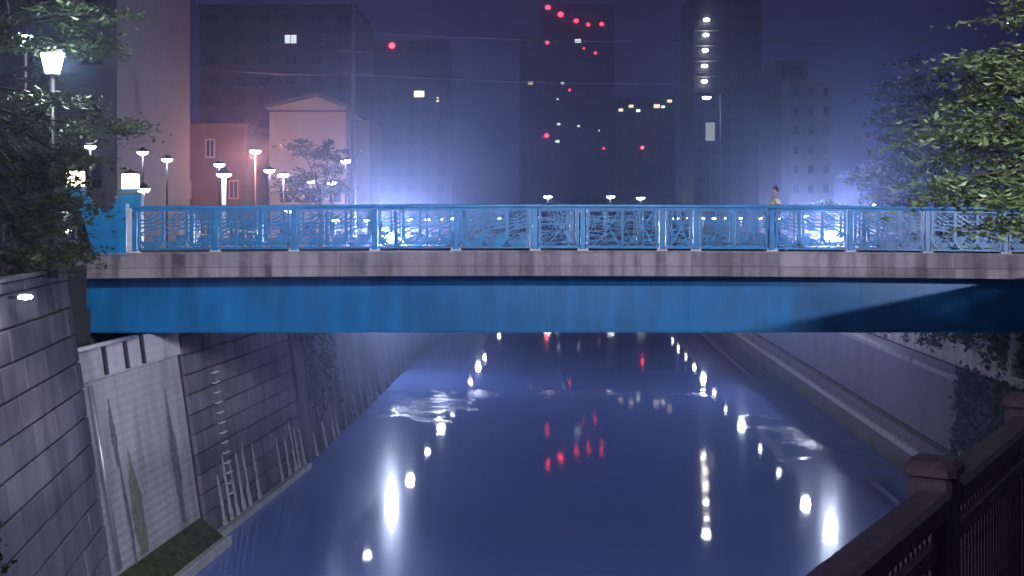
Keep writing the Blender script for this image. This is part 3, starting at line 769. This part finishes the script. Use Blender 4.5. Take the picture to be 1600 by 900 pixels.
# small lamp low on the near wall at the left edge
wl = thing('wall_lamp', 'small white lamp on the near wall at the left edge of the picture', 'lamp', P(12,465,22.6)+Vector((.35,-.1,0)))
MB().lathe([(.02,-.03),(.10,-.015),(.13,.02),(.10,.05),(.02,.06)], 12, (0,0,0)).obj('lens', M['lamp_white'], wl, True)
MB().cbox(-.30,-.12,-.03,.03,-.02,.03,.008).obj('bracket', M['dark_metal'], wl)

# unseen lamps behind and beside the viewpoint: key spots with added poles and heads
def key_lamp(label, base, h, target, watts, deg, col=(.86,.84,1), radius=.25):
    t = thing('street_lamp', label, 'lamp', base)
    MB().tube([(0,0,0),(0,0,h),(0,.3,h+.15)], [.09,.07,.05], 10).obj('pole', M['dark_metal'], t, True)
    MB().cbox(-.22,.22,.25,.75,h+.12,h+.26,.03).obj('shade', M['dark_metal'], t)
    MB().box(-.17,.17,.3,.7,h+.10,h+.119).obj('lens', M['lamp_white'], t)
    s = spot('lamp_light', (0,0,0), Vector(target)-(Vector(base)+Vector((0,.5,h+.0))), col, watts, deg, .7, radius)
    s.parent = t; s.location = (0,.5,h+.0)
    return t
key_lamp('unseen lamp on the right bank behind the viewpoint lighting the bridge', (3.5,-3,6.7), 9.3, (-.8,32,6.2), 26000, 46)
key_lamp('unseen lamp on the right bank before the bridge lighting the left walls', (9.5,10,6.7), 6.0, (-9,34,3.5), 6000, 50)
key_lamp('unseen lamp on the right bank just before the bridge', (18,14.5,7.82), 2.35, (0,33,6.8), 9000, 88)

key_lamp('unseen lamp added on the left behind the viewpoint to brighten the near railing', (-7.5,-2,7.86), 4.0, (2.2,7,7.6), 1500, 60)  # added fill lamp, out of view, brightens the near railing
# ================================================================== near right railing
def near_rail():
    t = thing('near_railing', 'dark brown railing with capped post in the bottom right foreground', 'railing', (1.83, 5.56, 0))
    d = Vector((1.48, 2.49, 0)).normalized(); ang = math.atan2(d.y, d.x); t.rotation_euler = (0,0,ang)
    zt = EYE-1.15
    mb = MB(); 
    for k in (-2,-1,0,1,2):
        a, b_ = k*2.35+.13, (k+1)*2.35-.13
        h = MB(); h.prism([(-.10,zt-.10),(.045,zt-.10),(.05,zt-.02),(.03,zt),(-.085,zt),(-.105,zt-.02)], a, b_, 'x'); h.obj('top_rail', M['rail'], t)
        MB().cbox(a, b_, -.045, .045, zt-.30, zt-.22, .008).obj('middle_rail', M['rail'], t)
        MB().cbox(a, b_, -.03, .03, zt-1.05, zt-.98, .008).obj('bottom_rail', M['rail'], t)
        n = 26
        if k == -2: me_b = MB().cbox(-.014,.014,-.014,.014,zt-.979,zt-.101,.004).mesh('baluster', M['rail'])
        for i in range(n):
            x = a + (b_-a)*(i+.5)/n; link('baluster', me_b, t, (x,0,0))
    for k in (-2,-1,0,1,2,3):
        x = k*2.35
        p = MB().cbox(x-.095, x+.095, -.095, .095, zt-1.15, zt+.05, .02).obj('post', M['rail'], t)
        MB().cbox(x-.115, x+.115, -.115, .115, zt+.051, zt+.115, .03).obj('cap', M['rail'], p)
    return t
near_rail()

# ================================================================== person on the bridge
def skin_obj(name, joints, edges, mat, parent, sub=1):
    me = bpy.data.meshes.new(name); me.from_pydata([j[0] for j in joints], edges, [])
    me.materials.append(mat)
    o = link(name, me, parent)
    m = o.modifiers.new('Skin', 'SKIN'); m.use_smooth_shade = True
    for i, j in enumerate(joints):
        rr = j[1] if isinstance(j[1], tuple) else (j[1], j[1])
        me.skin_vertices[0].data[i].radius = rr
    me.skin_vertices[0].data[0].use_root = True
    s = o.modifiers.new('Sub', 'SUBSURF'); s.levels = sub; s.render_levels = sub
    return o
def person():
    M['skin'] = plain('skin', (.42, .26, .20), .55, 0, .05)
    M['shirt'] = plain('cream_shirt', (.85, .76, .52), .8, 0, .06)
    M['trousers'] = plain('dark_trousers', (.03, .03, .045), .85, 0, .1)
    M['hair'] = plain('dark_brown_hair', (.05, .025, .025), .6, 0, .2)
    z = Ztop+ARC(6.8)-.05
    t = thing('person', 'person in a cream short-sleeved top and dark trousers walking left on the bridge', 'person', (P(1211,343,BY+.5)[0], BY+.5, z))
    # walks towards -x ; y is sideways
    hz = .86
    J = [((0,0,hz),.12),((-.01,0,1.05),(.10,.13)),((0,0,1.25),(.11,.16)),((.01,0,1.38),(.085,.12)),((0,0,1.44),.05),((-.015,0,1.52),(.075,.065)),((-.02,0,1.60),(.09,.075)),((-.015,0,1.655),(.07,.06)),
         ((0,-.18,1.36),.05),((.10,-.22,1.12),.04),((-.02,-.23,.90),.032),((-.05,-.23,.84),.028),
         ((0,.18,1.36),.05),((-.08,.22,1.12),.04),((-.28,.22,.98),.032),((-.33,.22,.95),.028),
         ((0,-.085,.82),.085),((-.20,-.09,.47),.058),((-.28,-.09,.10),.038),((-.30,-.09,.05),.04),((-.44,-.09,.035),.03),
         ((0,.085,.82),.085),((.07,.09,.46),.058),((.30,.09,.16),.038),((.33,.09,.10),.04),((.24,.09,.02),.03)]
    E = [(0,1),(1,2),(2,3),(3,4),(4,5),(5,6),(6,7),(3,8),(8,9),(9,10),(10,11),(3,12),(12,13),(13,14),(14,15),(0,16),(16,17),(17,18),(18,19),(19,20),(0,21),(21,22),(22,23),(23,24),(24,25)]
    for hi, (c, dirx) in ((11, ((-.05,-.23,.84), (-.25,0,-1))), (15, ((-.33,.22,.95), (-1,0,-.2)))):
        dv = Vector(dirx).normalized()
        for k in range(4):
            b0 = Vector(c)+Vector((0,(k-1.5)*.018,0))+dv*.02; ln = (.06,.07,.066,.052)[k]
            i0 = len(J); J.append((tuple(b0), .010)); J.append((tuple(b0+dv*ln*.55), .009)); J.append((tuple(b0+dv*ln+Vector((.01,0,0))), .007))
            E += [(hi,i0),(i0,i0+1),(i0+1,i0+2)]
        i0 = len(J); J.append((tuple(Vector(c)+Vector((-.02,.03,.0))+dv*.0), .010)); J.append((tuple(Vector(c)+Vector((-.03,.045,0))+dv*.04), .008)); E += [(hi,i0),(i0,i0+1)]
    # nose
    i0 = len(J); J.append(((-.115,0,1.575), .012)); E.append((6, i0))
    skin_obj('body', J, E, M['skin'], t)
    skin_obj('shirt', [((0,0,.92),(.135,.155)),((-.01,0,1.08),(.125,.155)),((0,0,1.26),(.15,.19)),((.005,0,1.41),(.11,.16)),((0,-.185,1.37),.08),((.05,-.215,1.23),.062),((0,.185,1.36),.07),((-.04,.215,1.23),.062)],
             [(0,1),(1,2),(2,3),(3,4),(4,5),(3,6),(6,7)], M['shirt'], t)
    skin_obj('trousers', [((0,0,.93),(.13,.15)),((0,0,.86),(.13,.15)),((0,-.09,.78),.10),((-.19,-.095,.48),.078),((-.27,-.095,.13),.062),((0,.09,.78),.10),((.07,.095,.47),.078),((.28,.095,.19),.062)],
             [(0,1),(1,2),(2,3),(3,4),(1,5),(5,6),(6,7)], M['trousers'], t)
    skin_obj('hair', [((.03,0,1.545),(.06,.075)),((.035,0,1.62),(.085,.085)),((.0,0,1.675),(.085,.08)),((-.05,0,1.69),(.05,.06))], [(0,1),(1,2),(2,3)], M['hair'], t)
    for sy in (-.04,.04):
        e = MB().lathe([(.002,-.008),(.008,0),(.002,.008)], 8, (-.105,sy*.8,1.60)).obj('eye', M['hair'], t)
person()

# ================================================================== buildings
def facade(label, name, cat, px0, px1, ytop, Z, depth, wall, floors, cols, ww=.5, wh=.5, ground=6.72, lit={}, roof=None, gap=0, skip=(), zbase=None, balcony=False, frame='dark_metal', litmat=None):
    a, b_ = P(px0, ytop, Z), P(px1, ytop, Z); W = b_.x-a.x; H = a.z-ground
    t = thing(name, label, cat, (a.x, Z, ground))
    mb = MB(); mb.box(0, W, 0, depth, 0, H); mb.obj('wall', wall, t)
    if roof is None: MB().cbox(-.15, W+.15, -.15, depth+.15, H, H+.35, .05).obj('parapet', wall, t)
    fw, fh = W/cols, H/floors
    w, h = fw*ww, fh*wh
    fm = MB(); th = .09
    for q in ((-w/2-th,w/2+th,-h/2-th,-h/2),(-w/2-th,w/2+th,h/2,h/2+th),(-w/2-th,-w/2,-h/2,h/2),(w/2,w/2+th,-h/2,h/2),(-.03,.03,-h/2,h/2)):
        fm.box(q[0],q[1],-.12,.0,q[2],q[3])
    fme = fm.mesh('window', M[frame])
    pme = MB().box(-w/2,w/2,-.04,-.004,-h/2,h/2).mesh('pane', M['glass_dark'])
    lme = {k: MB().box(-w/2,w/2,-.04,-.004,-h/2,h/2).mesh('pane', k) for k in set(lit.values())} if lit else {}
    for r_ in range(floors):
        for c in range(cols):
            if (c, r_) in skip: continue
            o = link('window', fme, t, (fw*(c+.5), 0, fh*(r_+.5)))
            link('pane', lme[lit[(c,r_)]] if (c,r_) in lit else pme, o, (0,0,0))
    return t, W, H
M['b_pale'] = plain('pale_render', (.26,.24,.25), .8, 0, .1, .5)
M['b_grey'] = plain('grey_render', (.13,.125,.14), .85, 0, .1, .4)
M['b_dark'] = plain('dark_tower_cladding', (.03,.028,.036), .6, 0, .1, .2)
M['b_tan'] = plain('tan_render', (.11,.09,.08), .85, 0, .08, .5)
M['win_white'] = glow('lit_window_white', (.75,.9,.95), 1.1)
M['win_dim'] = glow('lit_window_dim', (.8,.85,.85), .35)
M['win_warm'] = glow('lit_window_warm', (1,.85,.55), 3)
M['dot_white'] = glow('far_window_white', (.85,1,.9), 3)
M['dot_warm'] = glow('far_window_warm', (1,.78,.5), 1.8)
M['dot_red'] = glow('red_aviation_light', (1,.03,.06), 16)
M['dot_column'] = glow('stair_light', (1,.97,.85), 22)

# left near apartment block
facade('pale apartment block rising behind the trees at the upper left', 'apartment_building', 'building', -60, 183, -160, 62, 14, M['b_grey'], 6, 3, .35, .4)
facade('dark office block with one lit window left of the tall pole', 'office_building', 'building', 312, 556, 12, 150, 20, M['b_dark'], 11, 6, .45, .4, lit={(3,9): M['win_white']})
facade('low flat-roofed house lit pink, left of the gabled building', 'flat_roof_house', 'building', 236, 384, 200, 92, 10, M['b_tan'], 3, 4, .3, .4, skip=[(0,2),(1,2),(3,2),(0,1),(2,1)], frame='galv')
# gabled building
def gabled():
    tan = plain('pale_tan_gable_render', (.46,.40,.34), .85, 0, .08, .5)
    Z = 98; a, b_ = P(421,168,Z), P(541,168,Z); W = b_.x-a.x; H = a.z-6.72; ap = P(495,151,Z).z-6.72; ax = P(495,0,Z).x-a.x
    t = thing('gabled_building', 'tan gabled building behind the lamps, left of the tall pole', 'building', (a.x, Z, 6.72))
    mb = MB(); mb.prism([(0,0),(W,0),(W,H),(ax,ap),(0,H)], 0, 12, 'y'); mb.obj('wall', tan, t)
    th = .25
    mb = MB(); mb.prism([(-.3,H-.06),(ax,ap+.05),(W+.3,H-.06),(W+.3,H+th-.06),(ax,ap+th+.05),(-.3,H+th-.06)], -.35, 12.3, 'y'); mb.obj('roof', M['b_grey'], t)
    mb = MB(); mb.box(0,W,-.08,-.002,H-.35,H-.2); mb.obj('string_course', M['b_grey'], t)
    for c in range(3):
        for r_ in range(2):
            fr = MB().box(.0,.9,-.08,-.003,0,1.1).obj('window', M['dark_metal'], t); fr.location = (.8+c*1.9, 0, 1.0+r_*2.6)
            p = MB().box(.07,.83,-.095,-.081,.07,1.03).obj('pane', M['glass_dark'], fr)
    mb = MB(); mb.box(W+.01, W+1.6, 2, 10, 0, H-.8); mb.obj('side_wing', M['b_grey'], t)
gabled()
# stair lit block
Z = 235; t, W, H = facade('tall dark apartment block with a vertical line of stairwell lights', 'stairwell_building', 'building', 1083, 1190, -8, Z, 18, M['b_dark'], 16, 5, .45, .4)
for i, (a, b_) in enumerate([(1103,32),(1102,55.5),(1101,79.5),(1100,104),(1099.5,128)]):
    p = P(a, b_, Z) - Vector(t.location)
    MB().lathe([(.05,-.3),(.45,-.22),(.58,0),(.45,.22),(.05,.3)], 12, (p.x,-.8,p.z)).obj('stair_light', M['dot_column'], t, True)
    MB().box(p.x-2.2, p.x+2.2, -1.5, -.01, p.z-2.0, p.z-1.85).obj('landing', M['b_grey'], t)
p = P(1110,205,150)
tt = thing('lit_sign_board', 'dim white upright signboard below the stairwell lights', 'sign', (p.x, 150, 6.72))
MB().box(-.55,.5,-.1,.1,p.z-6.72-1.1,p.z-6.72+1.0).obj('board', M['win_dim'], tt)
MB().tube([(0,.2,0),(0,.2,p.z-6.72)], .08, 8).obj('pole', M['pole'], tt)
cl = street_lamp('blue-white street lamp with bracket arm under the stairwell lights', P(1104,152,120), 6.72, .45, 'lamp_far', arm=1.3, pm='pole')
facade('pale grey block standing alone at the upper right of the bridge', 'grey_building', 'building', 1213, 1262, 96, 170, 12, M['b_grey'], 9, 2, .3, .4)
facade('lower pale block attached in front of the taller grey one', 'grey_building', 'building', 1232, 1302, 128, 165, 4.5, M['b_pale'], 8, 3, .25, .35)

def tower(label, px0, px1, ytop, Z, floors, cols, dots):
    t, W, H = facade(label, 'high_rise_tower', 'building', px0, px1, ytop, Z, 25, M['b_dark'], floors, cols, .5, .45)
    for (a, b_, k, s) in dots:
        s *= max(1, Z/480)
        p = P(a, b_, Z) - Vector(t.location)
        nm = 'beacon' if k == 'dot_red' else 'lit_window'
        if k == 'dot_red': MB().lathe([(.1,-s*.9),(s*.8,-s*.5),(s,0),(s*.8,s*.5),(.1,s*.9)], 10, (p.x,-1.2,p.z)).obj(nm, M[k], t, True)
        else: MB().cbox(p.x-s, p.x+s, -.5, -.2, p.z-s*.6, p.z+s*.6, .1).obj(nm, M[k], t)
        if k == 'dot_red': MB().box(p.x-.15,p.x+.15,-1.19,-.001,p.z-.15,p.z+.15).obj('bracket', M['dark_metal'], t)
    return t
tower('tall tower with a stepped line of red beacons above the middle of the bridge', 846, 960, 8, 700, 22, 7,
      [(856,12,'dot_red',1.0),(876,23,'dot_red',1.1),(900,33,'dot_red',.9),(919,39,'dot_red',.7),(940,38,'dot_red',.8),(903,64,'dot_white',1.1),(912,76,'dot_red',.35),(930,83,'dot_red',.5),(890,141,'dot_red',.4),(879,130,'dot_white',.6),(871,155,'dot_white',.4),(873,194,'dot_white',.6),(904,197,'dot_white',.5),(936,204,'dot_white',.35),(871,221,'dot_white',.8),(1003-60,232,'dot_red',.4)])
tower('slimmer dark tower with red beacons at two heights, left of the stepped one', 812, 860, 60, 690, 20, 4,
      [(855,67,'dot_red',.7),(854,212,'dot_red',.8),(829,130,'dot_warm',.9)])
tower('dark tower with a single red beacon to the right of the tall pole', 585, 700, 66, 380, 12, 5,
      [(613,72,'dot_red',.9),(655,147,'win_warm',1.5),(684,153,'dot_warm',.35),(684,158,'dot_warm',.45)])
tower('broad dark block with a row of warm lights near its roof line', 962, 1056, 154, 330, 10, 6,
      [(970,172,'dot_warm',.6),(986,166,'dot_warm',.6),(997,173,'dot_white',.5),(1026,166,'dot_warm',.8),(1036,167,'dot_white',.45),(1046,158,'dot_warm',.6),(1003,231,'dot_red',.4)])

# ================================================================== tall pole and wires
pp = P(552,343,72)
po = thing('utility_pole', 'tall slender grey utility pole rising out of the top of the picture', 'pole', (pp.x, 72, 6.72))
MB().tube([(0,0,0),(0,0,10),(0,0,19)], [.17,.14,.11], 12).obj('shaft', M['pole'], po, True)
MB().cbox(-.9,.9,-.06,.06,11.7,11.82,.02).obj('crossarm', M['pole'], po)
def wire(label, a, b_, sag):
    a, b_ = Vector(a), Vector(b_); pts = [a.lerp(b_, i/20) - Vector((0,0,sag*4*(i/20)*(1-i/20))) for i in range(21)]
    o = MB().tube(pts, .02, 5).obj('overhead_cable', M['wire']); tag(o, label, 'cable', 'overhead cables')
wire('upper overhead cable running right from the tall pole', P(553,50,72), P(1180,62,80), .3)
wire('lower overhead cable running right from the tall pole', P(553,116,72), P(1180,128,80), .3)
wire('short overhead cable running left from the tall pole', P(552,116,72), P(300,104,80), .2)
wire('overhead cable at the far right near the lit tree', P(1180,62,80), P(1500,60,86), .2)

# ================================================================== white posts, guard rail behind lattice (left)
for i, (a, wd) in enumerate([(283,.16),(295,.19),(307,.14)]):
    p = P(a, 343, 56)
    t = thing('bollard', ['left','middle','right'][i] + ' one of three white lit bollards behind the left lattice panels', 'bollard', (p.x, 56, 6.72), 0, 'white bollards behind the lattice')
    top = P(0, (345,336,342)[i], 56)[2]-6.72
    MB().lathe([(wd*1.1,0),(wd,.1),(wd,top-.15),(wd*.9,top-.03),(wd*.3,top)], 14).obj('shaft', M['white'], t, True)
    MB().lathe([(wd*1.06,top*.6),(wd*1.06,top*.68)], 14).obj('band', M['galv'], t, True)
gr = thing('guard_rail', 'white pipe guard rail sloping away behind the left lattice', 'railing', (0,0,0))
a0, a1 = P(312,352,57), P(420,366,66)
for k in range(9):
    q = a0.lerp(a1, k/8); MB().tube([(q.x,q.y,6.72),(q.x,q.y,q.z)], .04, 6).obj('post', M['white'], gr)
for dz in (0,-.4,-.8): MB().tube([a0+Vector((0,0,dz)), a1+Vector((0,0,dz))], .03, 6).obj('pipe', M['white'], gr)

# left street odds and ends under the dark tree
st = thing('lit_sign', 'small upright white lit sign under the dark tree at left', 'sign', (P(103,0,38).x, 38, 7.9))
zz = P(103,337,38)[2]-7.9
MB().box(-.1,.1,-.05,.05,zz-.14,zz+.16).obj('board', M['win_white'], st); MB().tube([(0,.06,0),(0,.06,zz)], .03, 6).obj('pole', M['dark_metal'], st)
street_lamp('small round white lamp just below the lit sign at left', P(105,360,37), 7.9, .13)
fn = thing('street_fence', 'low blue-grey street fence under the dark tree at the left edge', 'fence', (0,0,0))
f0, f1 = P(5,349,27), P(118,348,31)
for k in range(12):
    q = f0.lerp(f1, k/11); MB().tube([(q.x,q.y,7.86),(q.x,q.y,q.z)], .03, 6).obj('post', M['pole'], fn)
for dz in (0,-.45,-.9): MB().tube([f0+Vector((0,0,dz)), f1+Vector((0,0,dz))], .028, 6).obj('pipe', M['pole'], fn)
for i, a in enumerate((38, 68, 84)):
    q = P(a, 341, 44); t = thing('parked_scooter' if False else 'street_post', ['left','middle','right'][i]+' one of three pale stubby posts under the dark tree', 'post', (q.x, 44, 7.0), 0, 'pale stubby posts')
    MB().lathe([(.11,0),(.1,q.z-7.0-.1),(.03,q.z-7.0)], 10).obj('shaft', M['white'], t, True)

# ================================================================== trees
r_ = random.Random(5)
# lit tree on the right, overhanging the river in front of the bridge
def blobs_from(pxs, base, rr, sh=0):
    out = []
    for (a, b_, Z, rx, rz) in pxs:
        p = P(a+sh, b_, Z) - Vector(base); out.append((p, (rx, rx*1.1, rz)))
    return out
base = (10.9, 18.5, 6.7)
tree('overhanging_tree', 'lamp-lit tree overhanging the bridge from the right edge', base, 9.5, .24, blobs_from([
 (1610,8,17,.5,.10),(1575,28,17.5,.4,.08),(1500,88,17,.36,.05),(1540,98,16.8,.45,.08),(1590,72,16.5,.5,.06),(1560,122,17,.55,.12),(1510,126,17.3,.45,.10),(1605,140,17,.6,.2),
 (1480,152,17.5,.36,.10),(1545,165,17,.6,.18),(1500,182,17,.5,.15),(1605,205,17,.6,.2),(1462,208,17,.32,.10),(1530,215,17,.6,.14),(1480,240,17,.5,.10),
 (1590,250,17,.6,.2),(1540,268,17,.5,.12),(1495,276,16.5,.45,.10),(1475,305,16.5,.32,.05),(1600,300,16.5,.5,.14),(1555,312,16.5,.45,.08),(1605,345,16.5,.45,.08),(1565,350,16.5,.36,.05),(1660,80,17,1.0,.6),(1690,200,18,1.2,.9),(1670,300,17,.9,.5)], base, 1, 26), M['leaf_r'], 31, 280, .13, flat=.35)
base = (-13.2, 26.5, 7.86)
tree('street_tree', 'dark leafy tree at the left edge behind the lanterns', base, 8.5, .22, blobs_from([
 (60,10,25,1.6,.4),(150,20,26,1.0,.22),(20,120,27,1.2,.7),(100,60,27,1.1,.3),(150,75,27,.8,.15),(20,190,26,1.2,.6),(90,205,27,1.3,.35),(160,195,27,.8,.2),
 (20,250,26,1.1,.5),(90,255,27,.9,.4),(60,300,26.5,1.1,.5),(20,350,26,1.1,.5),(80,345,28,.6,.4),(70,395,27.5,.8,.3),(95,150,23.6,.5,.12),(80,190,23.4,.55,.2),(100,235,23.4,.6,.2),(75,275,23.4,.55,.2),(95,315,23.3,.5,.2),(85,350,23.4,.45,.2),(75,395,23.6,.5,.15),(30,60,24,.35,.15),(10,410,26,1.1,.45),(-60,200,27,1.8,2.2),(120,390,28.5,.3,.2)], base, 1, -14), M['leaf_d'], 33, 420, .16, flat=.35)
for i, (a, b_, Z, s, lab) in enumerate([(1425,250,52,1.5,'dark rounded tree behind the right railing, nearest the lit tree'),(1380,290,58,1.1,'low dark shrubby tree behind the right railing, left of the bigger one'),(1470,200,48,2.2,'tall dark tree half hidden behind the lit one')]):
    p = P(a, b_, Z); base = (p.x, Z, 6.7); h = p.z-6.7+s
    bl = [(Vector((rnd.uniform(-s,s)*.8, rnd.uniform(-s,s)*.6, p.z-6.7+rnd.uniform(-1.0,1)*s)), (s*.6,s*.6,s*.4)) for _ in range(12)]
    tree('dark_tree', lab, base, h, .16, bl, M['leaf_d'], 50+i, 420, .26)
# tree in front of the gabled building
p = P(500,262,82)
tree('dark_tree', 'dark tree in front of the gabled building', (p.x,82,6.72), p.z-6.72+1.5, .16, [(Vector((rnd.uniform(-2.0,2.0), rnd.uniform(-1,1), p.z-6.72+rnd.uniform(-1.6,1.3))), (1.1,1.1,.7)) for _ in range(12)], M['leaf_d'], 61, 300, .3)
# floodlit shrub by the right floodlight
p = P(1296,320,66)
tree('flowering_shrub', 'pale floodlit shrub poking above the railing right of the person', (p.x,66,6.7), p.z-6.7+.2, .06, [(Vector((dx,0,p.z-6.7+dz)), (.3,.3,.16)) for dx, dz in ((-.5,-.1),(-.1,.12),(.35,.0),(.1,-.3),(-.3,.05),(.6,-.15))], M['leaf_v'], 63, 240, .16, cat='shrub')
point('flood_spill_light', P(1296,352,65.2), (.9,.92,1), 40, .1)
bpy.data.objects['flood_spill_light'].parent = None

# ================================================================== haze
hz_me = MB().box(-520, 520, -62, 800, -1.2, 170).mesh('haze', [])
hz_me.materials.clear()
hm = bpy.data.materials.new('night_haze'); hm.use_nodes = True; nn_ = hm.node_tree.nodes; ll = hm.node_tree.links
for q in list(nn_):
    if q.type == 'BSDF_PRINCIPLED': nn_.remove(q)
pv = nn_.new('ShaderNodeVolumePrincipled'); pv.inputs['Color'].default_value = (.42,.52,1,1); pv.inputs['Density'].default_value = .0018
pv.inputs['Anisotropy'].default_value = .88
ll.new(pv.outputs[0], nn_['Material Output'].inputs['Volume'])
hz_me.materials.append(hm)
tag(link('haze', hz_me), 'thin night haze over the river', kind='stuff')
